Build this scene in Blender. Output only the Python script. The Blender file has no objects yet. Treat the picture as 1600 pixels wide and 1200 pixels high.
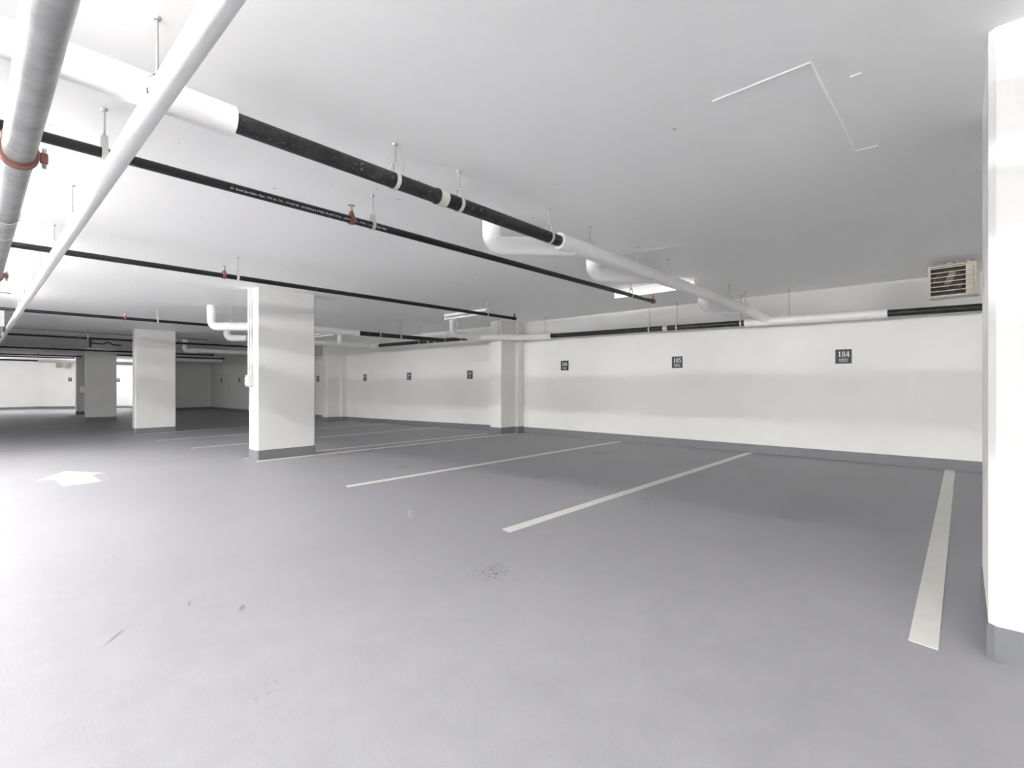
import bpy, bmesh, math, random
from mathutils import Vector, Matrix
random.seed(7)
R = math.radians

# ------------------------------------------------------------------ camera
F_PX, YAW, U0, V0, EYE = 771.6, 0.74026, 800.0, 601.0, 1.10
CA, SA = math.cos(YAW), math.sin(YAW)
scene = bpy.context.scene
cam_d = bpy.data.cameras.new('camera')
cam = bpy.data.objects.new('camera', cam_d)
scene.collection.objects.link(cam)
cam_d.sensor_width = 36.0
cam_d.sensor_fit = 'HORIZONTAL'
cam_d.lens = F_PX / 1600.0 * 36.0
cam_d.shift_y = 1.0 / 1600.0
cam_d.clip_start = 0.02
cam.location = (0, 0, EYE)
cam.rotation_euler = (math.pi / 2, 0, YAW - math.pi / 2)
scene.camera = cam

# ------------------------------------------------------------------ world, exposure
world = bpy.data.worlds.new('world'); scene.world = world
world.use_nodes = True
world.node_tree.nodes['Background'].inputs[0].default_value = (0.9, 0.95, 1.0, 1)
world.node_tree.nodes['Background'].inputs[1].default_value = 0.0
scene.view_settings.view_transform = 'Standard'
scene.view_settings.look = 'None'
scene.view_settings.gamma = 1.0
scene.view_settings.use_curve_mapping = False
scene.view_settings.exposure = 1.53
LAMP, ROW_FILL, FAR, DIM = 272.0, 1.2, .45, .0032    # lens radiance; opposite-row lights are added fill, stall tube turned down against clipping
scene.cycles.max_bounces = 8
scene.cycles.diffuse_bounces = 7

# ------------------------------------------------------------------ pixel helpers
def ray(u, v):
    s = (u - U0) / F_PX
    return Vector((CA + s * SA, SA - s * CA, -(v - V0) / F_PX))
def at_x(u, v, X):
    d = ray(u, v); return Vector((0, 0, EYE)) + d * (X / d.x)
def at_y(u, v, Y):
    d = ray(u, v); return Vector((0, 0, EYE)) + d * (Y / d.y)
def at_z(u, v, Z):
    d = ray(u, v); return Vector((0, 0, EYE)) + d * ((Z - EYE) / d.z)
def lerp_table(t, tab):
    if t <= tab[0][0]: return tab[0][1]
    for (a, b), (c, d) in zip(tab, tab[1:]):
        if t <= c: return b + (d - b) * (t - a) / (c - a)
    return tab[-1][1]
FLOOR_TAB = [(7.6, 0), (10.44, .066), (12.94, .115), (15.6, .157), (23.6, .235), (29.4, .26), (40, .26)]
CEIL_TAB = [(17.6, 2.52), (24.0, 2.43), (40, 2.43)]
def floor_z(x, y):
    g = lerp_table(y, FLOOR_TAB)
    k = 1.0 - 0.25 * min(1, max(0, (x - 3.0) / 5.5))
    return -g * k
def ceil_z(y): return lerp_table(y, CEIL_TAB)
def on_floor(u, v):
    p = at_z(u, v, 0)
    for _ in range(40):
        p = at_z(u, v, floor_z(p.x, p.y))
    return p

# ------------------------------------------------------------------ materials
MATS = {}
def new_mat(name):
    m = bpy.data.materials.new(name); m.use_nodes = True
    nt = m.node_tree
    b = nt.nodes['Principled BSDF']
    MATS[name] = m
    return m, nt, b
def N(nt, kind, **kw):
    n = nt.nodes.new(kind)
    for k, v in kw.items():
        if k in n.inputs: n.inputs[k].default_value = v
        else: setattr(n, k, v)
    return n
def noise(nt, scale, detail=4, rough=.55, coord='Object', vec=None):
    if vec is None:
        vec = N(nt, 'ShaderNodeTexCoord').outputs[coord]
    n = N(nt, 'ShaderNodeTexNoise'); n.inputs['Scale'].default_value = scale
    n.inputs['Detail'].default_value = detail; n.inputs['Roughness'].default_value = rough
    nt.links.new(vec, n.inputs['Vector'])
    return n
def ramp(nt, fac, stops):
    r = N(nt, 'ShaderNodeValToRGB')
    els = r.color_ramp.elements
    els[0].position, els[0].color = stops[0][0], (*stops[0][1], 1)
    els[1].position, els[1].color = stops[-1][0], (*stops[-1][1], 1)
    for p, c in stops[1:-1]:
        e = els.new(p); e.color = (*c, 1)
    nt.links.new(fac, r.inputs[0])
    return r
def mix(nt, fac, a, b, mode='MIX'):
    m = N(nt, 'ShaderNodeMix', data_type='RGBA', blend_type=mode)
    for sock, val in ((m.inputs[0], fac), (m.inputs[6], a), (m.inputs[7], b)):
        if hasattr(val, 'is_linked'): nt.links.new(val, sock)
        elif isinstance(val, tuple): sock.default_value = (*val, 1)
        else: sock.default_value = val
    return m.outputs[2]
def bump(nt, b, height, strength, dist=.01):
    bp = N(nt, 'ShaderNodeBump'); bp.inputs['Strength'].default_value = strength
    bp.inputs['Distance'].default_value = dist
    nt.links.new(height, bp.inputs['Height']); nt.links.new(bp.outputs[0], b.inputs['Normal'])
def g3(v, tint=(0, 0, 0)): return (v + tint[0], v + tint[1], v + tint[2])

def plain(name, col, rough=.5, metal=0.0, var=0.0, scale=8.0, bumps=0.0, bscale=60):
    m, nt, b = new_mat(name)
    b.inputs['Roughness'].default_value = rough; b.inputs['Metallic'].default_value = metal
    if var > 0:
        n = noise(nt, scale)
        lo = tuple(max(0, c * (1 - var)) for c in col); hi = tuple(min(1, c * (1 + var)) for c in col)
        r = ramp(nt, n.outputs[0], [(.3, lo), (.7, hi)])
        nt.links.new(r.outputs[0], b.inputs['Base Color'])
    else:
        b.inputs['Base Color'].default_value = (*col, 1)
    if bumps > 0:
        bump(nt, b, noise(nt, bscale, 3).outputs[0], bumps)
    return m

# painted walls, columns and ceiling
plain('wall_paint', (.75, .75, .74), .55, 0, .025, 1.3, .12, 22)
plain('column_paint', (.73, .73, .72), .5, 0, .02, 2.0, .15, 26)
m, nt, b = new_mat('ceiling_paint')
b.inputs['Roughness'].default_value = .7
geo = N(nt, 'ShaderNodeNewGeometry')
n1 = noise(nt, .5, 4, .5, vec=geo.outputs['Position']); n2 = noise(nt, 9, 3, .7, vec=geo.outputs['Position'])
base = ramp(nt, n1.outputs[0], [(.3, (.92, .92, .915)), (.7, (.945, .945, .94))])
spk = ramp(nt, n2.outputs[0], [(.255, (1, 1, 1)), (.275, (0, 0, 0))])
c = mix(nt, spk.outputs[0], base.outputs[0], (.45, .45, .44))
nt.links.new(c, b.inputs['Base Color'])
bump(nt, b, noise(nt, 3.2, 5, .6, vec=geo.outputs['Position']).outputs[0], .18, .02)

# epoxy floor: blue grey, satin, a few stains and scuffs with shapes of their own
m, nt, b = new_mat('floor_epoxy')
geo = N(nt, 'ShaderNodeNewGeometry')
P = geo.outputs['Position']
n1 = noise(nt, .55, 5, .55, vec=P); n2 = noise(nt, 6.0, 4, .6, vec=P)
base = ramp(nt, n1.outputs[0], [(.3, (.305, .304, .326)), (.7, (.342, .341, .363))])
fine = ramp(nt, n2.outputs[0], [(.35, (.95, .95, .95)), (.65, (1.03, 1.03, 1.03))])
col = mix(nt, 1.0, base.outputs[0], fine.outputs[0], 'MULTIPLY')
# tyre streaks running along the aisle, turning into the stalls
mp = N(nt, 'ShaderNodeMapping'); mp.inputs['Scale'].default_value = (2.2, .16, 1); mp.inputs['Rotation'].default_value = (0, 0, R(-14))
nt.links.new(P, mp.inputs[0])
ns = noise(nt, 1.6, 5, .65, vec=mp.outputs[0])
st = ramp(nt, ns.outputs[0], [(.54, (0, 0, 0)), (.74, (.30, .30, .30))])
col = mix(nt, st.outputs[0], col, (.33, .325, .315))
FN = {}
def floor_spot(col, u, v, rx, ry, rot, colour, strength, nscale=26, lo=.50, hi=.60):
    p = on_floor(u, v)
    mp = N(nt, 'ShaderNodeMapping', vector_type='TEXTURE')
    mp.inputs['Location'].default_value = (p.x, p.y, 0); mp.inputs['Rotation'].default_value = (0, 0, rot)
    mp.inputs['Scale'].default_value = (rx, ry, 1e3)
    nt.links.new(P, mp.inputs[0])
    ln = N(nt, 'ShaderNodeVectorMath', operation='LENGTH'); nt.links.new(mp.outputs[0], ln.inputs[0])
    fall = ramp(nt, ln.outputs['Value'], [(.25, (1, 1, 1)), (1.0, (0, 0, 0))])
    key = 14 if nscale < 18 else 26 if nscale < 36 else 44
    nn = FN.setdefault(key, None) or FN.update({key: noise(nt, key, 4, .6, vec=P)}) or FN[key]
    nr = ramp(nt, nn.outputs[0], [(lo, (0, 0, 0)), (hi, (1, 1, 1))])
    a = mix(nt, 1.0, fall.outputs[0], nr.outputs[0], 'MULTIPLY')
    a2 = mix(nt, 1.0, a, (strength,) * 3, 'MULTIPLY')
    return mix(nt, a2, col, colour)
for args in [(772, 893, .17, .10, .6, (.13, .10, .06), .9, 40, .52, .58),
             (745, 897, .13, .07, .6, (.20, .18, .13), .7, 50, .55, .60),
             (1010, 783, .30, .14, .5, (.14, .13, .12), .8, 30, .54, .60),
             (1085, 742, .35, .22, .5, (.17, .16, .15), .7, 22, .52, .60),
             (630, 730, .16, .12, .3, (.16, .15, .14), .7, 14, .42, .55),
             (940, 708, .22, .16, .3, (.15, .14, .13), .75, 12, .42, .55),
             (843, 744, .25, .12, .3, (.2, .19, .18), .6, 20, .5, .58),
             (378, 950, .06, .018, 1.1, (.14, .12, .10), .8, 30, .35, .5),
             (180, 995, .11, .012, .95, (.16, .15, .13), .8, 20, .3, .45),
             (296, 943, .05, .008, 1.3, (.16, .15, .14), .8, 20, .3, .45),
             (415, 1075, .12, .05, .8, (.20, .17, .12), .6, 40, .55, .62),
             (640, 802, .20, .03, .95, (.55, .53, .48), .5, 12, .40, .5),
             (180, 872, .10, .05, .9, (.25, .22, .19), .5, 34, .5, .58)]:
    col = floor_spot(col, *args)
nt.links.new(col, b.inputs['Base Color'])
b.inputs['Specular IOR Level'].default_value = .35
rr = ramp(nt, n2.outputs[0], [(.3, (.46, .46, .46)), (.7, (.58, .58, .58))])
nt.links.new(rr.outputs[0], b.inputs['Roughness'])
bump(nt, b, noise(nt, 95, 3, .6, vec=P).outputs[0], .22, .004)

plain('base_band_paint', (.175, .18, .193), .5, 0, .07, 5)
plain('line_paint', (.72, .715, .68), .5, 0, .04, 9)
plain('arrow_paint', (.50, .485, .44), .5, 0, .06, 5)
plain('pvc_white', (.82, .82, .81), .32, 0, .015, 5)
plain('insulation_white', (.83, .83, .825), .38, 0, .02, 6, .08, 30)
m, nt, b = new_mat('black_pipe')
n1 = noise(nt, 14, 5, .65); n2 = noise(nt, 60, 3, .7)
c1 = ramp(nt, n1.outputs[0], [(.35, (.004, .004, .005)), (.6, (.020, .020, .021)), (.8, (.075, .075, .075))])
c2 = ramp(nt, n2.outputs[0], [(.62, (0, 0, 0)), (.70, (.6, .6, .6))])
nt.links.new(mix(nt, c2.outputs[0], c1.outputs[0], (.40, .40, .39)), b.inputs['Base Color'])
b.inputs['Roughness'].default_value = .42
plain('sprinkler_black', (.008, .008, .009), .42, 0, .5, 20)
m, nt, b = new_mat('galvanised_steel')
n1 = noise(nt, 7, 6, .7)
c1 = ramp(nt, n1.outputs[0], [(.3, (.30, .30, .30)), (.7, (.52, .52, .52))])
nt.links.new(c1.outputs[0], b.inputs['Base Color']); b.inputs['Metallic'].default_value = .75; b.inputs['Roughness'].default_value = .45
plain('rod_steel', (.42, .42, .42), .4, .6)
plain('strap_steel', (.66, .66, .65), .4, .35)
plain('red_fitting', (.235, .095, .075), .5, 0, .25, 20)
plain('brass', (.42, .37, .25), .4, .7)
plain('band_beige', (.60, .60, .54), .5, 0, .05, 12)
plain('heater_beige', (.66, .62, .54), .45, 0, .03, 10)
plain('heater_dark', (.07, .06, .055), .5, .2)
plain('heater_metal', (.20, .185, .18), .4, .6)
plain('fixture_white', (.80, .80, .79), .4)
plain('lens_off', (.84, .84, .83), .25)
plain('box_white', (.80, .80, .78), .4)
plain('grille_grey', (.22, .22, .22), .6)
plain('sign_navy', (.010, .011, .022), .45)
plain('sign_white', (.85, .85, .88), .5)
plain('cable_grey', (.55, .54, .51), .5)
plain('dark_metal', (.05, .05, .05), .5, .3)
for nm, power in (('lens_lit', LAMP), ('lens_fill_row', LAMP * ROW_FILL), ('lens_far', LAMP * FAR), ('lens_dim', LAMP * DIM)):
    m, nt, b = new_mat(nm)
    b.inputs['Base Color'].default_value = (.9, .9, .9, 1)
    b.inputs['Emission Color'].default_value = (1.0, .985, .955, 1)
    b.inputs['Emission Strength'].default_value = power

# ------------------------------------------------------------------ mesh helpers
COL = scene.collection
def link(name, bm, mat, parent=None, smooth=False, kind=None):
    me = bpy.data.meshes.new(name); bm.normal_update(); bm.to_mesh(me); bm.free()
    me.materials.append(MATS[mat])
    if smooth:
        for p in me.polygons: p.use_smooth = True
        try: me.set_sharp_from_angle(angle=R(38))
        except Exception: pass
    o = bpy.data.objects.new(name, me); COL.objects.link(o)
    if parent is not None:
        o.parent = parent
    if kind: o['kind'] = kind
    return o
def tag(o, label, cat, group=None):
    o['label'] = label; o['category'] = cat
    if group: o['group'] = group
    return o
def thing(name, label, cat, loc=(0, 0, 0), rz=0.0, group=None):
    o = bpy.data.objects.new(name, None); COL.objects.link(o)
    o.empty_display_size = .1
    o.location = loc; o.rotation_euler = (0, 0, rz)
    return tag(o, label, cat, group)
def box(bm, x0, x1, y0, y1, z0, z1, bevel=0.0, mtx=None, seg=2):
    r = bmesh.ops.create_cube(bm, size=1)
    vs = r['verts']
    for v in vs:
        v.co = Vector(((x0 + x1) / 2 + v.co.x * (x1 - x0), (y0 + y1) / 2 + v.co.y * (y1 - y0), (z0 + z1) / 2 + v.co.z * (z1 - z0)))
    if mtx is not None: bmesh.ops.transform(bm, matrix=mtx, verts=vs)
    if bevel > 0:
        es = list({e for v in vs for e in v.link_edges})
        bmesh.ops.bevel(bm, geom=es, offset=bevel, segments=seg, affect='EDGES', profile=.5)
def vbox(bm, x0, x1, y0, y1, z0, z1, bevel):
    """box with only its upright edges rounded (columns)"""
    r = bmesh.ops.create_cube(bm, size=1); vs = r['verts']
    for v in vs:
        v.co = Vector(((x0 + x1) / 2 + v.co.x * (x1 - x0), (y0 + y1) / 2 + v.co.y * (y1 - y0), (z0 + z1) / 2 + v.co.z * (z1 - z0)))
    es = [e for e in {e for v in vs for e in v.link_edges} if abs((e.verts[0].co - e.verts[1].co).z) > .5 * (z1 - z0)]
    bmesh.ops.bevel(bm, geom=es, offset=bevel, segments=1, affect='EDGES')
def fillet(pts, rad):
    pts = [Vector(p) for p in pts]
    out = [pts[0]]
    for i in range(1, len(pts) - 1):
        a, b, c = pts[i - 1], pts[i], pts[i + 1]
        d1, d2 = (a - b), (c - b)
        L1, L2 = d1.length, d2.length
        d1.normalize(); d2.normalize()
        ang = d1.angle(d2)
        t = min(rad / math.tan(ang / 2), L1 * .49, L2 * .49) if ang < 3.1 else 0
        if t < 1e-4: out.append(b); continue
        p1, p2 = b + d1 * t, b + d2 * t
        n = max(3, int((math.pi - ang) / R(11)))
        for k in range(n + 1):
            f = k / n
            out.append(p1 * (1 - f) ** 2 + b * 2 * f * (1 - f) + p2 * f ** 2)
    out.append(pts[-1]); return out
def tube(bm, pts, r, n=20, rad=0.0, caps=True, radii=None):
    pts = fillet(pts, rad) if rad > 0 else [Vector(p) for p in pts]
    T = []
    for i in range(len(pts)):
        t = Vector((0, 0, 0))
        if i > 0: t += (pts[i] - pts[i - 1]).normalized()
        if i < len(pts) - 1: t += (pts[i + 1] - pts[i]).normalized()
        T.append(t.normalized())
    up = Vector((0, 0, 1)) if abs(T[0].z) < .9 else Vector((1, 0, 0))
    nrm = (up - T[0] * up.dot(T[0])).normalized()
    rings = []
    for i, p in enumerate(pts):
        if i > 0:
            nrm = nrm - T[i] * nrm.dot(T[i]); nrm.normalize()
        bn = T[i].cross(nrm)
        rr = radii[i] if radii else r
        rings.append([bm.verts.new(p + (nrm * math.cos(2 * math.pi * k / n) + bn * math.sin(2 * math.pi * k / n)) * rr) for k in range(n)])
    for a, b in zip(rings, rings[1:]):
        for k in range(n):
            bm.faces.new((a[k], a[(k + 1) % n], b[(k + 1) % n], b[k]))
    if caps:
        bm.faces.new(list(reversed(rings[0]))); bm.faces.new(rings[-1])
    return bm
def T1(name, pts, r, mat, parent=None, n=20, rad=0.0, radii=None, smooth=True):
    bm = bmesh.new(); tube(bm, pts, r, n, rad, True, radii)
    return link(name, bm, mat, parent, smooth)
def B1(name, dims, mat, parent=None, bevel=0.0, mtx=None):
    bm = bmesh.new(); box(bm, *dims, bevel, mtx)
    return link(name, bm, mat, parent)
def local(p, o): return Vector(p) - o

# ------------------------------------------------------------------ the setting
XR, XL, YF, YB, YFAR = 8.53, -8.6, -9.0, 29.4, 36.4
SX = 6.0                                   # alcove side wall
# angled lit wall: corner with the far wall at pixel (65,638.5), runs to the alcove wall
PA = on_floor(65, 638.8)
YFAR = PA.y
PB = Vector((SX, PA.y - (SX - PA.x) * 1.02, 0))
# floor
bm = bmesh.new()
xs = [XL - .2, -6, -3, 0, 3, 4.4, 5.8, 7.2, XR + .2]
ys = [YF - .2, -4, 0, 4, 7.6, 9, 10.44, 11.7, 12.94, 14.3, 15.6, 18, 20.5, 23.6, 26, 29.4, 33, YFAR + .6]
g = [[bm.verts.new((x, y, floor_z(x, y))) for x in xs] for y in ys]
for j in range(len(ys) - 1):
    for i in range(len(xs) - 1):
        bm.faces.new((g[j][i], g[j][i + 1], g[j + 1][i + 1], g[j + 1][i]))
floor = link('floor', bm, 'floor_epoxy', kind='structure', smooth=True)
floor['label'] = 'grey painted concrete floor with worn satin coating'; floor['category'] = 'floor'
# ceiling
def ceiling_piece(name, ys, label):
    bm = bmesh.new()
    g = [[bm.verts.new((x, y, ceil_z(y) + dz)) for x in (XL - .2, XR + .2)] for y in ys for dz in (0, .2)]
    for j in range(len(ys) - 1):
        lo0, hi0, lo1, hi1 = g[2 * j], g[2 * j + 1], g[2 * j + 2], g[2 * j + 3]
        bm.faces.new((lo0[0], lo1[0], lo1[1], lo0[1])); bm.faces.new((hi0[0], hi0[1], hi1[1], hi1[0]))
    o = link(name, bm, 'ceiling_paint', kind='structure')
    o['label'] = label; o['category'] = 'ceiling'
    return o
ceil = ceiling_piece('ceiling', [YF - .2, 17.6], 'white painted concrete ceiling slab over the near stalls')
ceiling_piece('ceiling', [17.6, 24.0], 'short sloping white ceiling slab beyond the second column')
ceiling_piece('ceiling', [24.0, YFAR + .6], 'lower white ceiling slab at the far end')
# ridges left by the formwork on the ceiling
def ceil_ridge(pix, w=.006):
    for (a, b_) in zip(pix, pix[1:]):
        p, q = at_z(*a, 2.52), at_z(*b_, 2.52)
        d = (q - p).normalized(); s = Vector((-d.y, d.x, 0)) * w
        bm = bmesh.new()
        vs = [bm.verts.new(v) for v in (p + s, p - s, q - s, q + s)]
        lo = [bm.verts.new(v) for v in (p - Vector((0, 0, .004)), q - Vector((0, 0, .004)))]
        bm.faces.new((vs[0], lo[0], lo[1], vs[3])); bm.faces.new((vs[1], vs[2], lo[1], lo[0]))
        bm.faces.new((vs[0], vs[1], lo[0])); bm.faces.new((vs[2], vs[3], lo[1]))
        link('formwork_ridge', bm, 'pvc_white', ceil)
ceil_ridge([(1113, 158), (1266, 97), (1338, 235)])
ceil_ridge([(1338, 235), (1372, 227)], .004)
ceil_ridge([(1328, 120), (1346, 114)], .008)
ceil_ridge([(975, 397), (1068, 382)], .008)
ceil_ridge([(700, 440), (745, 452)], .008)

def wall(name, p, q, thick, label, band=True, side=1, hband=.135):
    """upright slab whose visible face runs from p to q; thick goes to the side away from the room"""
    p, q = Vector((*p, 0)), Vector((*q, 0))
    d = (q - p); L = d.length; d.normalize(); n = Vector((-d.y, d.x, 0)) * side   # n points out of the room
    bm = bmesh.new(); k = max(1, int(L / 2.0))
    def column(i, off, zf): 
        w = p + d * (L * i / k) + n * off
        return w, zf
    lo0, hi0, lo1, hi1 = [], [], [], []
    for i in range(k + 1):
        w = p + d * (L * i / k)
        for lst, off, z in ((lo0, 0, -.6), (hi0, 0, ceil_z(w.y) + .05), (lo1, thick, -.6), (hi1, thick, ceil_z(w.y) + .05)):
            lst.append(bm.verts.new((w.x + n.x * off, w.y + n.y * off, z)))
    for i in range(k):
        bm.faces.new((lo0[i], lo0[i + 1], hi0[i + 1], hi0[i])); bm.faces.new((lo1[i + 1], lo1[i], hi1[i], hi1[i + 1]))
        bm.faces.new((hi0[i], hi0[i + 1], hi1[i + 1], hi1[i])); bm.faces.new((lo0[i + 1], lo0[i], lo1[i], lo1[i + 1]))
    bm.faces.new((lo0[0], hi0[0], hi1[0], lo1[0])); bm.faces.new((lo0[k], lo1[k], hi1[k], hi0[k]))
    bmesh.ops.recalc_face_normals(bm, faces=bm.faces)
    o = link(name, bm, 'wall_paint', kind='structure'); o['label'] = label; o['category'] = 'wall'
    if band:
        bm = bmesh.new(); k = max(2, int(L / .5)); a, b_, c, e = [], [], [], []
        for i in range(k + 1):
            w = p + d * (L * i / k); z = floor_z(w.x, w.y)
            for lst, off, zz in ((a, -.004, z - .02), (b_, -.004, z + hband), (c, .002, z + hband), (e, .002, z - .02)):
                lst.append(bm.verts.new((w.x + n.x * off, w.y + n.y * off, zz)))
        for i in range(k):
            for s, t in ((a, b_), (b_, c), (c, e), (e, a)):
                bm.faces.new((s[i], s[i + 1], t[i + 1], t[i]))
        bmesh.ops.recalc_face_normals(bm, faces=bm.faces)
        bb = link(name.replace('wall_', 'baseboard_'), bm, 'base_band_paint', kind='structure')
        bb['label'] = 'grey painted base band along the ' + name.replace('wall_', '') + ' wall'; bb['category'] = 'baseboard'
    return o
wall('wall_right', (XR, YF), (XR, YB), .25, 'long white concrete wall with numbered stall signs', side=-1)
wall('wall_back', (XR, YB), (SX, YB), .25, 'shaded white wall closing the far end of the stalls', side=-1)
wall('wall_alcove', (SX, YB + .25), (SX, PB.y), .25, 'short return wall beside the lit alcove', side=-1)
wall('wall_angled', (SX, PB.y), (PA.x, PA.y), .25, 'brightly lit angled white wall at the far left', side=-1)
wall('wall_far', (PA.x, PA.y), (XL, PA.y), .25, 'brightly lit white end wall of the driving aisle', side=-1)
wall('wall_left', (XL, YFAR), (XL, YF), .25, 'white wall on the other side of the aisle', side=-1)
wall('wall_front', (XL, YF), (XR, YF), .25, 'white wall behind the camera', side=-1)

# ------------------------------------------------------------------ columns and pilasters
def column(x0, x1, y0, y1, label, name='concrete_column', cat='column', bevel=.018, hband=.14, group=None, skip_back=False):
    cx, cy = (x0 + x1) / 2, (y0 + y1) / 2
    zf = floor_z(x0, y0); zc = ceil_z(y0)
    t = thing(name, label, cat, (cx, cy, zf), group=group)
    bm = bmesh.new(); vbox(bm, x0 - cx, x1 - cx, y0 - cy, y1 - cy, -.05, zc - zf, bevel)
    link('shaft', bm, 'column_paint', t)
    bm = bmesh.new(); vbox(bm, x0 - cx - .005, x1 - cx + (.005 if not skip_back else 0), y0 - cy - .005, y1 - cy + .005, -.05, hband, bevel)
    link('base_band', bm, 'base_band_paint', t)
    return t
colA = column(2.80, 3.67, 7.57, 7.90, 'wide white column with conduit and switch box, largest in mid view')
colB = column(2.81, 3.69, 15.55, 15.88, 'white column with shadow bands, second along the aisle')
colC = column(2.81, 3.69, 23.55, 23.88, 'shaded grey column left of the second column, small white box on it')
pD = on_floor(119.5, 648)
colD = column(pD.x, pD.x + .9, pD.y, pD.y + .38, 'narrow sliver of a far column beside the lit alcove')
colE = column(2.745, 3.62, -.42, -.075, 'tall white column cut off at the right edge of the picture', bevel=.022)
def pilaster(y0, label):
    t = column(7.87, XR, y0, y0 + .34, label, 'pilaster', 'pilaster', .012, .15, 'pilasters of the right wall', True)
    cx, cy, zf = t.location
    for nm, x0, z0, z1, mt, e in (('backing', 8.33, -.05, ceil_z(y0) - zf, 'column_paint', 0), ('backing_band', 8.326, -.05, .15, 'base_band_paint', .004)):
        bm = bmesh.new(); vbox(bm, x0 - cx, XR - cx, y0 - .09 - cy - e, y0 + .43 - cy + e, z0, z1, .006); link(nm, bm, mt, t)
pilaster(7.52, 'white wall pilaster between signs 186 and 187')
pilaster(15.42, 'white wall pilaster beside the far unit heater past sign 189')

# ------------------------------------------------------------------ painted lines and arrow
def stripe(y, x0, x1, label, w=.098, skew=.012):
    t = .0025; bm = bmesh.new(); k = 6
    top, bot = [], []
    for i in range(k + 1):
        x = x0 + (x1 - x0) * i / k
        for s in (-1, 1):
            yy = y + s * w / 2; xx = x + (s * skew if i == 0 else 0)
            z = floor_z(xx, yy)
            top.append(bm.verts.new((xx, yy, z + t))); bot.append(bm.verts.new((xx, yy, z - .004)))
    for i in range(k):
        a = 2 * i
        bm.faces.new((top[a], top[a + 2], top[a + 3], top[a + 1]))
        bm.faces.new((bot[a], bot[a + 2], top[a + 2], top[a])); bm.faces.new((top[a + 1], top[a + 3], bot[a + 3], bot[a + 1]))
    bm.faces.new((bot[0], top[0], top[1], bot[1])); bm.faces.new((bot[-2], bot[-1], top[-1], top[-2]))
    bmesh.ops.recalc_face_normals(bm, faces=bm.faces)
    tag(link('parking_line', bm, 'line_paint'), label, 'floor marking', 'painted stall lines')
stripe(.125, 2.71, 8.50, 'wide white stall line running up to the wall at the far right')
stripe(2.54, 2.71, 8.50, 'white stall line starting at the picture centre, second from the right')
stripe(4.91, 2.73, 8.50, 'white stall line ending below sign 186, third from the right')
stripe(7.46, 2.75, 8.325, 'white stall line in front of the wide column, towards the pilaster')
stripe(7.955, 2.75, 7.86, 'white stall line directly behind the wide column')
stripe(10.46, 2.72, 8.50, 'thin white stall line ending below sign 188')
stripe(12.93, 2.72, 8.50, 'faint thin white stall line near the far pilaster')
stripe(15.40, 2.75, 7.86, 'thin white stall line beside the second column')
stripe(20.9, -8.3, -2.72, 'faint white stall line on the left side of the aisle')
pts = [on_floor(*p) for p in [(102, 736), (52, 752.5), (84, 749.5), (98, 760.5), (160, 752.5), (144, 742.5), (169.5, 739.3)]]
bm = bmesh.new()
tv = [bm.verts.new((p.x, p.y, floor_z(p.x, p.y) + .0025)) for p in pts]
bv = [bm.verts.new((p.x, p.y, floor_z(p.x, p.y) - .004)) for p in pts]
f = bm.faces.new(list(tv))
for i in range(len(tv)):
    j = (i + 1) % len(tv); bm.faces.new((tv[i], tv[j], bv[j], bv[i]))
bmesh.ops.triangulate(bm, faces=[f])
for yc in (7.3, 7.45, 7.6, 7.9, 8.2):
    bmesh.ops.bisect_plane(bm, geom=bm.verts[:] + bm.edges[:] + bm.faces[:], plane_co=(0, yc, 0), plane_no=(0, 1, 0))
bot = set(bv)
for v in bm.verts:
    v.co.z = floor_z(v.co.x, v.co.y) + (-.004 if v in bot else .003)
bmesh.ops.recalc_face_normals(bm, faces=bm.faces)
tag(link('floor_arrow', bm, 'arrow_paint'), 'cream painted direction arrow on the aisle floor', 'floor marking')

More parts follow.
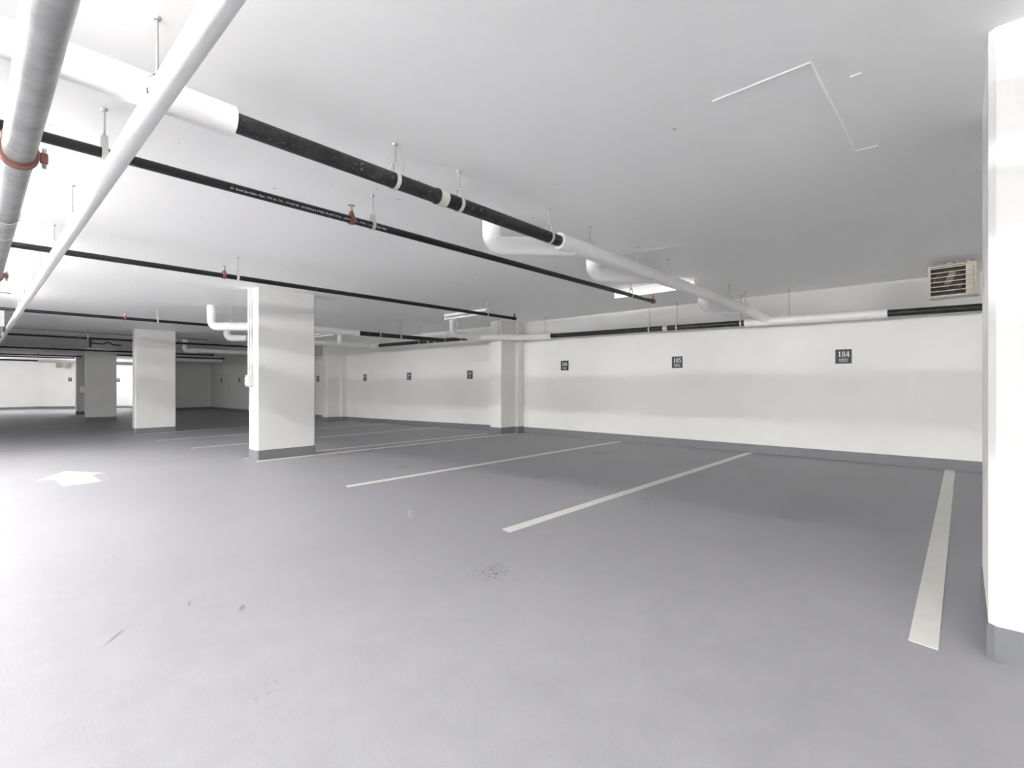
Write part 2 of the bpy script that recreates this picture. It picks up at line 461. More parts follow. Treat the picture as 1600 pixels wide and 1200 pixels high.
# ------------------------------------------------------------------ stall signs
def arc(bm, cx, cy, ro, ri, a0, a1, n=20, z=0.0):
    """elliptical ring sector, ro/ri = (rx, ry)"""
    prev = None
    for k in range(n + 1):
        a = R(a0 + (a1 - a0) * k / n)
        o = bm.verts.new((cx + ro[0] * math.cos(a), cy + ro[1] * math.sin(a), z))
        i = bm.verts.new((cx + ri[0] * math.cos(a), cy + ri[1] * math.sin(a), z))
        if prev: bm.faces.new((prev[0], o, i, prev[1]))
        prev = (o, i)
def poly(bm, pts, z=0.0): bm.faces.new([bm.verts.new((x, y, z)) for x, y in pts])
def digit(bm, ch, ox, s):
    """old-style serif figure in a 0.6 x 1 box"""
    P = lambda pts: poly(bm, [(ox + x * s, y * s) for x, y in pts])
    A = lambda cx, cy, ro, ri, a0, a1: arc(bm, ox + cx * s, cy * s, (ro[0] * s, ro[1] * s), (ri[0] * s, ri[1] * s), a0, a1)
    if ch == '1':
        P([(.22, .05), (.38, .05), (.38, 1), (.22, .96)]); P([(.06, .90), (.22, .88), (.30, 1), (.22, .98)]); P([(.10, 0), (.50, 0), (.50, .05), (.10, .05)])
    elif ch == '8':
        A(.3, .76, (.23, .24), (.12, .18), 0, 360); A(.3, .27, (.28, .28), (.15, .21), 0, 360)
    elif ch == '4':
        P([(.34, .0), (.49, .0), (.49, 1), (.34, 1)]); P([(.0, .25), (.60, .25), (.60, .37), (.0, .37)]); P([(.0, .37), (.08, .37), (.40, 1), (.34, 1)]); P([(.26, 0), (.57, 0), (.57, .04), (.26, .04)])
    elif ch == '5':
        P([(.10, .86), (.52, .86), (.55, 1), (.10, 1)]); P([(.10, .52), (.17, .52), (.17, .9), (.10, .9)]); A(.27, .32, (.30, .32), (.15, .26), -140, 125)
    elif ch == '6':
        A(.3, .30, (.28, .30), (.14, .23), 0, 360); A(.52, .32, (.50, .70), (.35, .64), 95, 178)
    elif ch == '7':
        P([(.04, .86), (.56, .86), (.56, 1), (.04, 1)]); P([(.14, 0), (.28, 0), (.56, .86), (.46, .86)])
    elif ch == '9':
        A(.3, .70, (.28, .30), (.14, .23), 0, 360); A(.08, .68, (.50, .70), (.35, .64), -85, -2)
    elif ch == '0':
        A(.3, .5, (.29, .5), (.14, .44), 0, 360)
    elif ch == '3':
        A(.27, .75, (.26, .25), (.13, .19), -80, 150); A(.27, .28, (.30, .28), (.15, .21), -150, 80)
def small_text(body, size, name, parent, loc):
    c = bpy.data.curves.new('text', 'FONT'); c.body = body; c.size = size; c.align_x = 'CENTER'; c.align_y = 'CENTER'
    tmp = bpy.data.objects.new('tmp', c); COL.objects.link(tmp)
    dg = bpy.context.evaluated_depsgraph_get()
    me = bpy.data.meshes.new_from_object(tmp.evaluated_get(dg))
    COL.objects.unlink(tmp); bpy.data.objects.remove(tmp); bpy.data.curves.remove(c)
    me.name = name; me.materials.clear(); me.materials.append(MATS['sign_white'])
    o = bpy.data.objects.new(name, me); COL.objects.link(o); o.parent = parent; o.location = loc
    return o
def sign(num, pos, normal_rot, label, w=.20, h=.205):
    """panel in local XY facing +Z, then turned upright"""
    t = thing('stall_sign', label, 'sign', pos, group='stall number signs')
    t.rotation_euler = (math.pi / 2, 0, normal_rot)
    bm = bmesh.new(); box(bm, -w / 2, w / 2, -h / 2, h / 2, 0, .006, .002)
    link('panel', bm, 'sign_navy', t)
    bm = bmesh.new(); s = .076
    for i, ch in enumerate(num): digit(bm, ch, -.069 + i * .048, s)
    o = link('numerals', bm, 'sign_white', t); o.location = (0, -.005, .0066)
    small_text('RESERVED', .0245, 'caption', t, (-.001, -.043, .0066))
    small_text('PARKING', .0245, 'caption', t, (-.001, -.069, .0066))
    return t
S_ROT = -math.pi / 2
for num, u, v in [('184', 1318, 557), ('185', 1058.2, 566), ('186', 882.5, 571.2), ('187', 734.3, 585.5), ('188', 639.2, 588), ('189', 570.4, 590), ('190', 496.8, 592), ('193', 374, 593.5), ('194', 346, 594.5)]:
    p = at_x(u, v, XR - .0015)
    sign(num, p, S_ROT, {
        '184': 'navy sign reading 184, largest, right end of the long wall',
        '185': 'navy sign reading 185 below the lit strip light',
        '186': 'navy sign reading 186 just right of the near pilaster',
        '187': 'navy sign reading 187 just left of the near pilaster',
        '188': 'small navy sign midway between the two pilasters',
        '189': 'small navy sign just right of the far pilaster',
        '190': 'small navy sign just right of the wide column, under the far heater',
        '193': 'tiny dark sign just left of the wide column switch box',
        '194': 'tiny dark sign near the far shaded corner, left of its twin'}[num])
# sign on the lit angled wall
dW = (Vector((PA.x, PA.y, 0)) - Vector((SX, PB.y, 0))).normalized()
nW = Vector((-abs(dW.y), -abs(dW.x), 0)).normalized()
def on_angled(u, v, off=.002):
    d = ray(u, v); A = Vector((PA.x, PA.y, 0)); t = A.dot(nW) / d.dot(nW)
    return Vector((0, 0, EYE)) + d * t + nW * off
ROT_W = math.atan2(nW.y, nW.x) + math.pi / 2
sign('195', on_angled(109.5, 593), ROT_W, 'dark stall sign on the bright far wall left of the far column')
sign('196', on_angled(184.5, 594), ROT_W, 'dark sign on the bright wall, half hidden behind the shaded column')

# ------------------------------------------------------------------ light fixtures
def fixture(x, y0, y1, lit, label, zc=None, w=.13):
    zc = ceil_z((y0 + y1) / 2) if zc is None else zc
    t = thing('strip_light', label, 'light fixture', (x, (y0 + y1) / 2, zc), group='ceiling strip lights')
    L = (y1 - y0) / 2
    drop = {'lens_lit': .09, 'lens_far': .075, 'lens_fill_row': .40}.get(lit, 0.0)
    lw = .022 if lit == 'lens_lit' else .045 if lit in ('lens_lit', 'lens_fill_row', 'lens_far') else .065; hw = .022 if lit == 'lens_lit' else .045 if lit in ('lens_lit', 'lens_fill_row', 'lens_far') else .04
    bm = bmesh.new(); box(bm, -hw, hw, -L, L, -.045, 0.0, .004); link('housing', bm, 'fixture_white', t).location.z = -drop
    bm = bmesh.new(); k = 16; sec = []
    for i in range(k + 1):          # wraparound lens, open to the sides and upwards
        a = R(-40) + R(260) * i / k
        sec.append((math.cos(a) * lw * .5, -.066 - lw * .3 - math.sin(a) * lw * .45))
    A = [bm.verts.new((px, -L + .012, pz)) for px, pz in sec]; Bv = [bm.verts.new((px, L - .012, pz)) for px, pz in sec]
    for i in range(k): bm.faces.new((A[i], A[i + 1], Bv[i + 1], Bv[i]))
    bm.faces.new(A); bm.faces.new(list(reversed(Bv))); bm.faces.new((A[0], Bv[0], Bv[-1], A[-1]))
    bmesh.ops.recalc_face_normals(bm, faces=bm.faces)
    link('lens', bm, lit if lit else 'lens_off', t, True).location.z = -drop
    if drop:
        for s in (-1, 1): T1('suspension_rod', [(0, s * L * .8, -drop - .002), (0, s * L * .8, 0)], .006, 'rod_steel', t, 8)
    for s in (-1, 1):
        bm = bmesh.new(); box(bm, -hw * .6, hw * .6, s * L - .006, s * L + .006, -.066 - lw * .8, -.03, .003); link('end_cap', bm, 'fixture_white', t).location.z = -drop
    return t
AX = -.50
for y, l in [(-7.2, 'added fill strip light over the aisle, far behind the camera'),  # unseen light added behind the camera for fill
             (-1.3, 'lit strip light over the aisle beside the camera'), (1.5, 'added fill strip light over the aisle just ahead of the camera'),  # the one ahead of the camera is added to even out the pools
             (4.6, 'lit strip light over the aisle between the two nearest sprinkler pipes'), (7.55, 'added fill strip light over the painted arrow'),  # the one over the arrow is added to spread light along the aisle
             (10.5, 'lit strip light over the aisle beyond the painted arrow')]:
    hl = .33 if -2 < y < 0 else .40 if 0 < y < 3 else .55 if 0 < y < 5 else .68 if 0 < y else 1.22
    fixture(AX, y - hl, y + hl, 'lens_lit', l)
fixture(6.56, 2.66, 3.88, 'lens_dim', 'lit strip light on the ceiling above stall 185')
fixture(6.50, 6.55, 7.77, None, 'unlit white strip light near the pilaster, above the bent pipe')
fixture(6.50, 12.4, 13.62, None, 'unlit white strip light just right of the wide column')
fixture(6.50, 18.2, 19.42, None, 'unlit white strip light just left of the wide column')
for y, l in [(-7.0, 'added fill strip light over the opposite stalls, far behind the camera'),
             (4.6, 'added fill strip light over the opposite stalls, level with the nearest sprinkler pipes'), (10.7, 'added fill strip light over the opposite stalls, level with the arrow')]:
    fixture(-6.5, y - 1.22, y + 1.22, 'lens_fill_row', l)  # unseen lights added as fill, hung low to brighten the ceiling
for x, y in [(0.2, 35.2), (-3.2, 35.2), (4.2, 33.6)]:
    fixture(x, y - .61, y + .61, 'lens_far', {0.2: 'lit strip light at the end of the aisle', -3.2: 'lit strip light at the far left end', 4.2: 'lit strip light in front of the angled wall'}[x])

# ------------------------------------------------------------------ pipes
HANG = 'pipe hangers'
def hanger(p, r, axis, label, strap=True, zc=None, tall=.0):
    """threaded rod from the ceiling to a clevis strap around the pipe centred at p"""
    p = Vector(p); zc = ceil_z(p.y) if zc is None else zc
    t = thing('pipe_hanger', label, 'pipe hanger', p, group=HANG)
    top = zc - p.z
    T1('rod', [(0, 0, r + .045), (0, 0, top)], .005, 'rod_steel', t, 8)
    bm = bmesh.new(); bmesh.ops.create_cone(bm, cap_ends=True, segments=12, radius1=.011, radius2=.016, depth=.010, matrix=Matrix.Translation((0, 0, top - .005)))
    link('anchor', bm, 'rod_steel', t)
    w = .013; prof = []
    # clevis outline: ring around the pipe that rises into a yoke
    R0 = r + .004
    for k in range(25):
        a = R(35 - (250) * k / 24) ; prof.append((math.cos(a) * R0, math.sin(a) * R0))
    prof = [(.012, r + .06)] + [(.016, r + .045)] + prof + [(-.016, r + .045), (-.012, r + .06)]
    if not strap: prof = [(.03, r * .97 - .004), (.03, r + .03), (.012, r + .055), (-.012, r + .055), (-.03, r + .03), (-.03, r * .97 - .004)]
    bm = bmesh.new(); A = []
    for px, pz in prof:
        row = []
        for s in (-1, 1):
            for o in (0, .003):
                rad = math.hypot(px, pz); q = 1 + o / max(rad, .01)
                c = (px * q, pz * q)
                row.append(bm.verts.new((s * w, c[0], c[1]) if axis == 'x' else (c[0], s * w, c[1])))
        A.append(row)
    for a, b_ in zip(A, A[1:]):
        bm.faces.new((a[0], a[2], b_[2], b_[0])); bm.faces.new((a[1], b_[1], b_[3], a[3]))
        bm.faces.new((a[0], b_[0], b_[1], a[1])); bm.faces.new((a[2], a[3], b_[3], b_[2]))
    bmesh.ops.recalc_face_normals(bm, faces=bm.faces)
    link('clevis', bm, 'strap_steel', t)
    T1('nut', [(0, 0, r + .050), (0, 0, r + .068)], .009, 'rod_steel', t, 6)
    return t

# --- large drain pipe crossing the stalls (along X)
FY, FZ0, FZ1, FX1 = 2.475, 2.318, 2.265, 7.93
def fz(x): return FZ0 + (FZ1 - FZ0) * max(0, (x + 1)) / 9.0
def fp(x): return Vector((x, FY, fz(x)))
def f_at_u(u): return at_y(u, 300, FY).x
RB, RI = .045, .068
dr = thing('drain_pipe', 'black drain pipe with white insulated ends crossing above stalls 184 and 185', 'pipe', (0, FY, 0))
O = Vector((0, FY, 0))
xa, xb = f_at_u(364.5), f_at_u(873)
T1('pipe', [fp(-1.0) - O, fp(FX1 - .2) - O], RB, 'black_pipe', dr, 28)
T1('insulation', [fp(-1.1) + Vector((0, 0, .2)) - O, fp(-1.1) - O, fp(xa) - O], RI, 'insulation_white', dr, 28, .12)
T1('insulation', [fp(xb) - O, fp(FX1) - O, Vector((8.20, FY - .27, 2.085)) - O], RI, 'insulation_white', dr, 28, .10)
xc = f_at_u(690)
T1('coupling', [fp(xc - .032) - O, fp(xc + .032) - O], RB + .006, 'band_beige', dr, 28)
T1('coupling_clamp', [fp(xc - .048) - O, fp(xc - .034) - O], RB + .005, 'dark_metal', dr, 28)
def riser(parent, O, u, v, zoff, dx, target, r=.078):
    """insulated riser: down from the ceiling, elbow, then 45 degrees into the drain"""
    z = zoff; p = at_z(u, v, z)
    pts = [(p.x, p.y, ceil_z(p.y) - .001), (p.x, p.y, z), target]
    return T1('riser_branch', [Vector(q) - O for q in pts], r, 'insulation_white', parent, 24, .13)
for u, v, xt in [(768, 384, 3.42), (927, 430, 5.0), (1099, 481, 7.62)]:
    z = fz(xt) - .005; p = at_z(u, v, z)
    xt2 = p.x + (p.y - FY) * 1.02
    riser(dr, O, u, v, z, 0, (xt2, FY, z))
for u, lab in [(617, 'hanger on the black drain pipe left of the pale coupling'), (717, 'hanger on the black drain pipe right of the pale coupling'), (858, 'hanger where the black drain pipe enters its white insulation')]:
    x = f_at_u(u); hanger(fp(x), RB, 'x', lab)
for i, u in enumerate((922, 996, 1043, 1139, 1164)):
    x = f_at_u(u)
    hanger(fp(x), RI, 'x', ['first', 'second', 'third', 'fourth', 'last'][i] + ' hanger along the white insulated length of the large drain', strap=False)

# --- drain along the right wall (along Y)
WX = 8.2
def wz(y): return lerp_table(y, [(-1.5, 2.015), (6.6, 2.125), (7.9, 2.135), (12.2, 2.17)])
def w_at(u): 
    y = at_x(u, 500, WX).y; return Vector((WX, y, wz(y)))
wd = thing('side_drain_pipe', 'black and white drain pipe hung along the right wall, bending round the pilaster', 'pipe', (WX, 0, 0))
O = Vector((WX, 0, 0))
y1, y2, y3 = w_at(1387).y, w_at(1164).y, w_at(862).y
pw = lambda y: Vector((WX, y, wz(y)))
T1('pipe', [pw(-1.6) - O, pw(y1 + .05) - O], RB, 'black_pipe', wd, 24)
T1('insulation', [pw(y1) - O, pw(y2) - O], .062, 'insulation_white', wd, 24)
T1('pipe', [pw(y2 - .05) - O, pw(y3 + .05) - O], RB, 'black_pipe', wd, 24)
WX2 = 7.48
bend = [pw(y3), Vector((WX, 6.92, wz(6.95))), Vector((WX2, 7.72, wz(7.7))), Vector((WX2, 8.13, wz(8.1)))]
T1('insulation', [p - O for p in bend], .066, 'insulation_white', wd, 24, .12)
pw2 = lambda y: Vector((WX2, y, wz(y)))
T1('pipe', [pw2(8.08) - O, pw2(11.75) - O], RB, 'black_pipe', wd, 24)
T1('insulation', [pw2(11.7) - O, pw2(13.2) - O], .062, 'insulation_white', wd, 24)
# riser joining at the pilaster
p = Vector((7.02, 8.30, 0)); p = at_z(707, 522, 2.17)
T1('riser_branch', [Vector((p.x, p.y, 2.519)) - O, Vector((p.x, p.y, 2.16)) - O, Vector((WX2, 7.75, 2.14)) - O], .066, 'insulation_white', wd, 24, .11)
yc = w_at(1040).y
T1('coupling', [pw(yc - .04) - O, pw(yc + .04) - O], RB + .006, 'band_beige', wd, 24)
for y in (9.3, 9.55):
    T1('coupling', [pw2(y - .03) - O, pw2(y + .03) - O], RB + .006, 'band_beige', wd, 24)
for u, lab in [(1015, 'hanger on the wall drain left of its pale coupling'), (1058, 'hanger on the wall drain above sign 185'), (1158, 'hanger on the wall drain beside the white junction')]:
    hanger(w_at(u), RB, 'y', lab)
hanger(w_at(1233), .062, 'y', 'hanger on the white wall drain right of the junction', strap=False)
hanger(pw(6.55), .064, 'y', 'hanger above the bent white pipe, right of the pilaster', strap=False)
hanger(Vector((7.72, 7.45, wz(7.45))), .066, 'y', 'hanger above the bent white pipe, in front of the pilaster', strap=False)
hanger(pw2(8.35), RB, 'y', 'hanger on the black wall drain just past the pilaster')
hanger(pw2(9.9), RB, 'y', 'hanger on the black wall drain at the branch junction')
hanger(pw2(8.9), RB, 'y', 'hanger on the black wall drain above sign 187')

# --- branch drains behind the wide column
def branch(y, z, x0, segs, label, r=RB, ri=.066, risers=()):
    t = thing('branch_drain_pipe', label, 'pipe', (x0, y, 0)); O = Vector((x0, y, 0))
    for kind, a, b_ in segs:
        if kind == 'b': T1('pipe', [Vector((a, y, z)) - O, Vector((b_, y, z)) - O], r, 'black_pipe', t, 20)
        else: T1('insulation', [Vector((a, y, z)) - O, Vector((b_, y, z)) - O], ri, 'insulation_white', t, 20)
    for (rx, ry) in risers:
        T1('riser_branch', [Vector((rx, ry, ceil_z(ry) - .001)) - O, Vector((rx, ry, z)) - O, Vector((rx + abs(ry - y), y, z)) - O], .075, 'insulation_white', t, 20, .12)
    return t
BY = 9.05; bz = wz(9.05) + .0
xs_ = at_y(560, 523, BY).x
rp = at_z(331, 507, 2.18)
branch(BY, bz, 3.9, [('w', 3.9, xs_), ('b', xs_ - .05, WX2)], 'white and black branch drain right of the wide column', risers=[(rp.x, rp.y)])
CY = 12.1; rp = at_z(366, 526, 2.17)
branch(CY, wz(12), 4.2, [('w', 4.2, WX2 + .05)], 'white branch drain meeting the far end of the wall drain', risers=[(rp.x, CY + .35)])
rp = at_z(289, 548, 2.14)
branch(rp.y - .4, 2.14, rp.x + .2, [('w', rp.x + .2, 7.4)], 'white branch drain seen left of the wide column in the shade', risers=[(rp.x, rp.y)])
branch(24.6, 2.16, 5.2, [('w', 5.2, 7.6)], 'far white branch drain near the shaded back corner', risers=[(4.8, 25.0)])
rp = at_z(531, 534, 2.2)
tt = thing('drain_stub', 'short white pipe stub under the ceiling beyond the branch drains', 'pipe', (rp.x, rp.y, 0))
T1('stub', [(0, 0, ceil_z(rp.y)), (0, 0, 2.16)], .06, 'pvc_white', tt, 16); T1('collar', [(0, 0, 2.15), (0, 0, 2.2)], .068, 'pvc_white', tt, 16)
for i, u in enumerate((593, 625)):
    x = at_y(u, 530, BY).x
    hanger((x, BY, bz), RB, 'x', ['left', 'right'][i] + ' hanger on the black branch drain behind the wide column')
rp = at_z(331, 507, 2.18)
hanger((rp.x + .24, rp.y - .24, bz), .075, 'x', 'hanger on the white elbow left of the wide column', strap=False)

# --- galvanised sprinkler main along the aisle (along Y)
MX, MZ, MR = .139, 2.115, .055
mn = thing('sprinkler_main', 'galvanised steel sprinkler main overhead at the upper left', 'pipe', (MX, 0, 0))
T1('pipe', [(0, -3.0, MZ), (0, 13.2, MZ)], MR, 'galvanised_steel', mn, 32)
def grooved(y, parent=mn):
    c = T1('grooved_coupling', [(0, y - .03, MZ), (0, y - .024, MZ), (0, y - .012, MZ), (0, y + .012, MZ), (0, y + .024, MZ), (0, y + .03, MZ)], MR, 'red_fitting', parent, 32, radii=[MR + .006, MR + .013, MR + .009, MR + .009, MR + .013, MR + .006])
    for s in (-1, 1):
        bm = bmesh.new(); box(bm, s * (MR + .012), s * (MR + .04), y - .016, y + .016, MZ - .022, MZ + .022, .005); link('bolt_pad', bm, 'red_fitting', c)
        T1('bolt', [(s * (MR + .027), y, MZ - .045), (s * (MR + .027), y, MZ + .045)], .008, 'galvanised_steel', c, 8)
ring_y = at_x(33, 268, MX).y
for y in (ring_y - 3.2, 3.05, 6.6, 10.0): grooved(y)
T1('seam_ring', [(0, 4.7, MZ), (0, 4.715, MZ)], MR + .002, 'pvc_white', mn, 32)
for y in (-.5, 4.2, 8.1, 12.0): hanger((MX, y, MZ), MR, 'y', 'hanger on the galvanised main, ' + {-.5: 'behind the camera', 4.2: 'between the first two sprinkler lines', 8.1: 'past the second sprinkler line', 12.0: 'at its far end'}[y])
# drain drop with lever valve
dv = thing('drain_valve', 'small black drain valve hanging from the galvanised main', 'valve', (MX + .02, 6.85, MZ - MR))
T1('nipple', [(0, 0, .01), (0, 0, -.06)], .014, 'red_fitting', dv, 12); T1('body', [(0, 0, -.055), (0, 0, -.10), (0, 0, -.15)], .02, 'dark_metal', dv, 12, radii=[.018, .026, .02])
T1('cap', [(0, 0, -.145), (0, 0, -.17)], .024, 'strap_steel', dv, 12)
bm = bmesh.new(); box(bm, 0, .10, -.008, .008, -.075, -.068, .002); link('lever', bm, 'dark_metal', dv)

# --- white insulated water pipe along the aisle
PX, PZ, PR = .484, 2.198, .0415
wp = thing('insulated_water_pipe', 'thin white insulated pipe slanting across the upper left', 'pipe', (PX, 0, 0))
T1('jacket', [(0, -3.0, PZ), (0, 6, PZ), (0, 12, PZ), (0, 24.5, PZ - .02)], PR, 'insulation_white', wp, 28)
py = at_x(231, 142, PX - PR).y
bm = bmesh.new(); box(bm, -.005, .005, -.004, .004, -.011, .011, .003); o = link('jacket_tear', bm, 'dark_metal', wp); o.location = (-PR * .98, py, PZ - .004)
for i, y in enumerate((-.2, 2.30, 4.68, 7.2, 8.3, 9.4, 10.6)):
    hanger((PX, y, PZ), PR, 'y', ['one behind the camera', 'nearest', 'second', 'third', 'fourth', 'fifth', 'farthest'][i] + ' of the rods holding the white slanting pipe', strap=False)

# --- black sprinkler lines (along X)
SZ, SR = 2.292, .0265
def sprinkler_head(parent, p, scale=1.0):
    """upright head: red saddle, reducer, brass frame, deflector"""
    x, y, z = p
    h = T1('sprinkler_head', [(x, y, z + SR - .006), (x, y, z + SR + .018), (x, y, z + SR + .02), (x, y, z + SR + .034)], .02, 'red_fitting', parent, 14, radii=[.024, .021, .016, .015])
    sd = T1('saddle', [(x - .016, y, z), (x + .016, y, z)], SR + .007, 'red_fitting', parent, 20)
    for s in (-1, 1):
        bm = bmesh.new(); box(bm, x - .011, x + .011, y + s * (SR + .004), y + s * (SR + .022), z - .009, z + .009, .003); link('saddle_lug', bm, 'red_fitting', sd)
    zt = z + SR + .034
    T1('thread', [(x, y, zt), (x, y, zt + .012)], .012, 'brass', h, 12)
    for s in (-1, 1):
        T1('frame_arm', [(x, y + s * .012, zt + .008), (x, y + s * .013, zt + .03), (x, y + s * .003, zt + .044)], .0035, 'brass', h, 6)
    T1('bulb', [(x, y, zt + .012), (x, y, zt + .04)], .003, 'red_fitting', h, 6)
    T1('deflector', [(x, y, zt + .042), (x, y, zt + .045)], .024, 'brass', h, 16)
LINES = []
def sprinkler_line(y, x0, x1, label, head_u=(), hang=(), z=SZ, end=True, end_mat='sprinkler_black'):
    t = thing('sprinkler_pipe', label, 'pipe', (x0, y, 0), group='black sprinkler lines'); O = Vector((x0, y, 0))
    T1('pipe', [Vector((x0, y, z)) - O, Vector((x1, y, z)) - O], SR, 'sprinkler_black', t, 20)
    for u in head_u:
        x = at_y(u, 400, y).x; sprinkler_head(t, Vector((x, y, z)) - O)
    if end:
        e = T1('end_cap', [Vector((x1 - .03, y, z)) - O, Vector((x1 + .035, y, z)) - O], SR + .007, end_mat, t, 16)
        T1('riser_nipple', [Vector((x1 + .012, y, z)) - O, Vector((x1 + .012, y, z + .085)) - O], .011, end_mat, e, 10)
    T1('saddle_tee', [Vector((MX - .02, y, MZ + MR - .005)) - O, Vector((MX - .02, y, z)) - O], .03, 'red_fitting', t, 16)
    for u, lab in hang:
        x = at_y(u, 400, y).x; hanger((x, y, z), SR, 'x', lab)
    return t
YS1, YS2 = 3.267, 5.97
L1 = sprinkler_line(YS1, -7.5, at_y(1020, 471, YS1).x, 'black sprinkler pipe nearest the camera, with white print along it', (549,),
               [(163, 'hanger on the nearest sprinkler pipe, left of the white slanting pipe'), (582, 'hanger on the nearest sprinkler pipe beside its sprinkler head'), (986, 'hanger on the nearest sprinkler pipe under the lit strip light')], end_mat='red_fitting')
# printed line on the pipe
def pipe_print(body, size, u, y, z):
    x = at_y(u, 300, y).x
    o = small_text(body, size, 'pipe_print', L1, (0, 0, 0))
    for v in o.data.vertices: v.co.x *= 1.25
    xs_m = min(v.co.x for v in o.data.vertices)
    for v in o.data.vertices:
        X = v.co.x - xs_m; a = v.co.y / SR - R(24)
        v.co = Vector((x + 7.5 + X, -math.cos(a) * (SR + .0006), z + math.sin(a) * (SR + .0006)))
pipe_print('O  Steel Sprinkler Pipe | FM UL 772 | 77162738 | SCHEDULE STEEL PLANT M UL / ASTM A135 / A795 / 1.5 IN  STEEL PIPE', .017, 358, YS1, SZ)
L2 = sprinkler_line(YS2, -7.5, at_y(803, 494, YS2).x, 'second black sprinkler pipe, passing in front of the wide column top', (350,),
               [(84, 'hanger on the second sprinkler pipe beside the white slanting pipe'), (371, 'hanger on the second sprinkler pipe beside its sprinkler head'), (761, 'hanger on the second sprinkler pipe near its right end')])
sprinkler_line(11.14, -7.5, at_y(345, 507, 11.14).x, 'third black sprinkler pipe, ending at the white elbow', (195,), [(246, 'hanger on the third sprinkler pipe beside its head')])
sprinkler_line(16.6, -7.5, 6.9, 'fourth black sprinkler pipe, passing behind the second column', (124,), [(137, 'hanger on the fourth sprinkler pipe')])
Y5 = 22.4
sprinkler_line(Y5, -7.5, at_y(332, 555, Y5).x, 'fifth black sprinkler pipe in front of the shaded column', (83,), [], z=1.1 + .0532 * Y5)
Y6 = 25.4
t6 = sprinkler_line(Y6, 3.9, at_y(349, 560.6, Y6).x, 'sixth black sprinkler pipe in the shaded back corner', (), [], z=1.1 + .0474 * Y6)
Y7 = 27.6
sprinkler_line(Y7, -7.5, at_y(128, 557, Y7).x, 'seventh black sprinkler pipe in front of the lit wall', (60,), [], z=1.1 + .0432 * Y7, end=False)
Y8 = 30.0
sprinkler_line(Y8, -7.5, at_y(115, 560, Y8).x, 'last black sprinkler pipe before the lit wall', (), [], z=1.1 + .0403 * Y8, end=True)
# thin conduit along the ceiling crease
cd = T1('ceiling_conduit', [(-7.5, 17.4, 2.50), (5.0, 17.4, 2.50)], .014, 'grille_grey', None, 8)
tag(cd, 'thin dark conduit across the ceiling behind the fourth sprinkler pipe', 'conduit')
# drain with insulation on the far lit wall
Y9 = 33.0
fd = thing('far_wall_drain', 'white and black drain pipe in front of the bright far wall', 'pipe', (0, Y9, 0))
z9 = at_y(90, 564.5, Y9).z; xm = at_y(59, 564, Y9).x; xe = at_y(116, 565, Y9).x
T1('insulation', [(xm, 0, z9), (xe, 0, z9)], .085, 'insulation_white', fd, 16)
T1('pipe', [(-4, 0, z9 + .05), (xm + .05, 0, z9)], .04, 'black_pipe', fd, 12)
p = at_y(191, 553.5, 28.6); q = at_y(207, 554, 28.6)
fb = thing('far_black_drain', 'short black drain pipe seen between the two far columns', 'pipe', (p.x, 28.6, 0))
T1('pipe', [(-.1, 0, p.z), (q.x - p.x + .6, 0, q.z)], .06, 'black_pipe', fb, 14)
p = at_y(180, 566, 31.0); q = at_y(208, 567, 31.0)
fb = thing('far_white_drain', 'white drain pipe on the bright wall between the two far columns', 'pipe', (p.x, 31.0, 0))
T1('insulation', [(-.4, 0, p.z - .05), (q.x - p.x + .5, 0, q.z - .05)], .09, 'insulation_white', fb, 14)
# black arm-over with a drop, under the ceiling between the columns
ya = 19.6; p = at_y(141, 536, ya)
am = thing('sprinkler_drop', 'black sprinkler drop with a crooked arm under the far ceiling', 'pipe', (p.x, ya, p.z))
T1('drop', [(0, 0, .12), (0, 0, -.13)], .03, 'sprinkler_black', am, 12)
T1('arm', [(0, 0, .0), (.33, 0, -.01), (.38, 0, .04), (.47, 0, .04), (.53, 0, -.02), (.76, 0, -.03)], .018, 'sprinkler_black', am, 10)
# white cable tray with a grey end box
ya = 24.9; p, q = at_y(58, 541, ya), at_y(128, 543, ya)
ct = thing('cable_tray', 'white cable tray with grey end box under the far ceiling', 'cable tray', (p.x, ya, p.z))
bm = bmesh.new(); box(bm, 0, q.x - p.x, -.06, .06, -.07, -.02, .004); link('tray', bm, 'box_white', ct)
bm = bmesh.new(); box(bm, -.16, .10, -.1, .1, -.03, .12, .006); link('end_box', bm, 'grille_grey', ct)
bm = bmesh.new(); box(bm, -.30, .08, -.11, .11, -.13, -.05, .006); link('bracket', bm, 'box_white', ct)

# ------------------------------------------------------------------ ventilation unit at the far left
vu = thing('ventilation_unit', 'white ventilation unit with dark grille at the left edge', 'ventilation unit', (.0, 13.6, 2.05))
bm = bmesh.new(); box(bm, -.5, .43, 0, .7, .17, .47, .008); link('housing', bm, 'box_white', vu)
bm = bmesh.new(); box(bm, -.42, .30, -.012, .02, .36, .43, .006); link('inset', bm, 'grille_grey', vu)
bm = bmesh.new(); box(bm, -.46, .40, .04, .66, -.02, .17); link('grille_core', bm, 'grille_grey', vu)
for i in range(13):
    bm = bmesh.new(); x = -.47 + i * .072; box(bm, x - .006, x + .006, .02, .05, -.03, .17, .002); link('grille_bar', bm, 'rod_steel', vu)

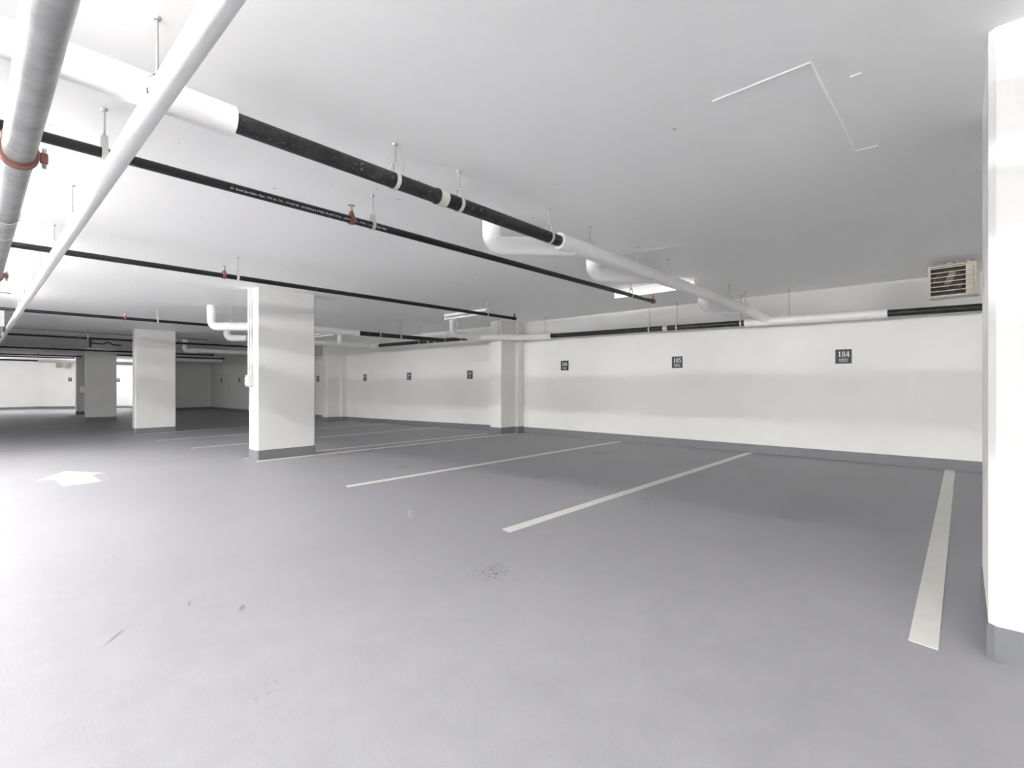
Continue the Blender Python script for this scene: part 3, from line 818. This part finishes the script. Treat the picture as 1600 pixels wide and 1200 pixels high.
# ------------------------------------------------------------------ unit heaters
def heater(loc, rz, label, w=.42, h=.365, d=.24, full=True):
    """front faces local -X; local +Y is the left side as seen from the front"""
    t = thing('unit_heater', label, 'heater', loc, rz, 'ceiling hung unit heaters')
    th = .012
    bm = bmesh.new()
    box(bm, 0, d, -w / 2, w / 2, h / 2 - th, h / 2, .004); box(bm, 0, d, -w / 2, w / 2, -h / 2, -h / 2 + th, .004)
    box(bm, 0, d, w / 2 - th, w / 2, -h / 2, h / 2, .004); box(bm, 0, d, -w / 2, -w / 2 + th, -h / 2, h / 2, .004)
    box(bm, d - th, d, -w / 2, w / 2, -h / 2, h / 2, .004)
    link('housing', bm, 'heater_beige', t)
    pw_ = w * .19
    bm = bmesh.new(); box(bm, .026, .06, -w / 2 + th, -w / 2 + th + pw_, -h / 2 + th, h / 2 - th, .003); link('side_panel', bm, 'heater_beige', t)
    y0, y1_ = -w / 2 + th + pw_, w / 2 - th
    n = 7
    for i in range(n):
        z = h / 2 - .026 - i * (h - .045) / (n - 1)
        bm = bmesh.new(); mt = Matrix.Translation((.008, 0, z)) @ Matrix.Rotation(R(-10), 4, 'Y')
        box(bm, -.008, .014, -w / 2 + th, y1_, -.005, .005, .0015, mt); link('louver', bm, 'heater_beige', t)
    bm = bmesh.new(); box(bm, -.004, .012, w / 2 - th - .012, w / 2 - th, -h / 2 + th, h / 2 - th, .002); link('louver_rail', bm, 'heater_beige', t)
    for s, yb in ((1, .07), (-1, -.09)):
        zc_ = ceil_z(loc[1]) - loc[2]
        T1('bracket', [(.10, yb, h / 2 - .005), (.115, yb + .02, zc_ - .012), (.05, yb + .05, zc_ - .008)], .009, 'strap_steel', t, 8)
    if full:
        bm = bmesh.new(); box(bm, .10, .105, y0, y1_, -h / 2 + th, h / 2 - th); link('inner_plate', bm, 'heater_dark', t)
        yc = (y0 + y1_) / 2
        T1('fan_hub', [(.06, yc, 0), (.10, yc, 0)], .035, 'heater_metal', t, 16)
        for k in range(4):
            bm = bmesh.new(); mt = Matrix.Translation((.085, yc, 0)) @ Matrix.Rotation(R(90 * k + 20), 4, 'X') @ Matrix.Translation((0, .08, 0)) @ Matrix.Rotation(R(25), 4, 'Y')
            box(bm, -.002, .002, -.05, .05, -.032, .032, .001, mt); link('fan_blade', bm, 'heater_metal', t)
        bm = bmesh.new()
        ring = [(.07, yc + math.cos(2 * math.pi * k / 32) * .13, math.sin(2 * math.pi * k / 32) * .13) for k in range(33)]
        tube(bm, ring, .005, 6); link('fan_ring', bm, 'heater_metal', t, True)
        T1('power_cable', [(.14, -w / 2 + .06, h / 2 - .01), (.13, -w / 2 + .09, h / 2 + .05), (.11, -.05, h / 2 + .072), (.11, .05, h / 2 + .03), (.12, .08, h / 2 - .005)], .008, 'cable_grey', t, 8, .05)
        T1('bracket_nut', [(.10, .07, h / 2), (.10, .07, h / 2 + .02)], .014, 'strap_steel', t, 8)
    return t
pr, pl = at_z(1524, 436.5, 2.285), at_z(1448, 441, 2.285)
heater((7.55, .10, 2.292), -R(9), 'beige unit heater with louvres under the ceiling at the upper right')
heater((7.95, 16.40, 2.26), R(35), 'small unit heater beside the far pilaster, right of the wide column', full=False)
hp = on_angled(102.5, 571, .35)
heater((hp.x, hp.y, hp.z), math.atan2(nW.y, nW.x) + math.pi, 'tiny unit heater on the bright far wall', w=.5, h=.3, full=False)
bm = bmesh.new()

# ------------------------------------------------------------------ small fittings on the columns
sw = thing('switch_box', 'white switch box on the side of the wide column', 'switch box', (2.80, 7.77, 1.16))
bm = bmesh.new(); box(bm, -.075, .0, -.055, .055, -.085, .085, .006); link('body', bm, 'box_white', sw)
bm = bmesh.new(); box(bm, -.088, -.073, -.035, .035, -.055, .055, .004); link('cover', bm, 'pvc_white', sw)
T1('cover_screw', [(-.09, 0, .065), (-.074, 0, .065)], .006, 'rod_steel', sw, 8)
for dy, lab in ((.09, 'white conduit running up the wide column, outer one'), (-.01, 'white conduit running up the wide column, inner one')):
    c = T1('column_conduit', [(2.785, 7.77 + dy, 1.245 if dy < 0 else 1.20), (2.785, 7.77 + dy, 2.52)], .013, 'pvc_white', None, 10)
    tag(c, lab, 'conduit', 'conduits on the wide column')
pz = at_x(125.5, 608, 2.78)
sb = thing('switch_box', 'tiny white box on the side of the shaded far column', 'switch box', (2.81, 23.7, pz.z))
bm = bmesh.new(); box(bm, -.12, 0, -.07, .07, -.12, .12, .01); link('body', bm, 'box_white', sb)
bm = bmesh.new(); box(bm, -.135, -.115, -.045, .045, -.08, .08, .006); link('cover', bm, 'pvc_white', sb)
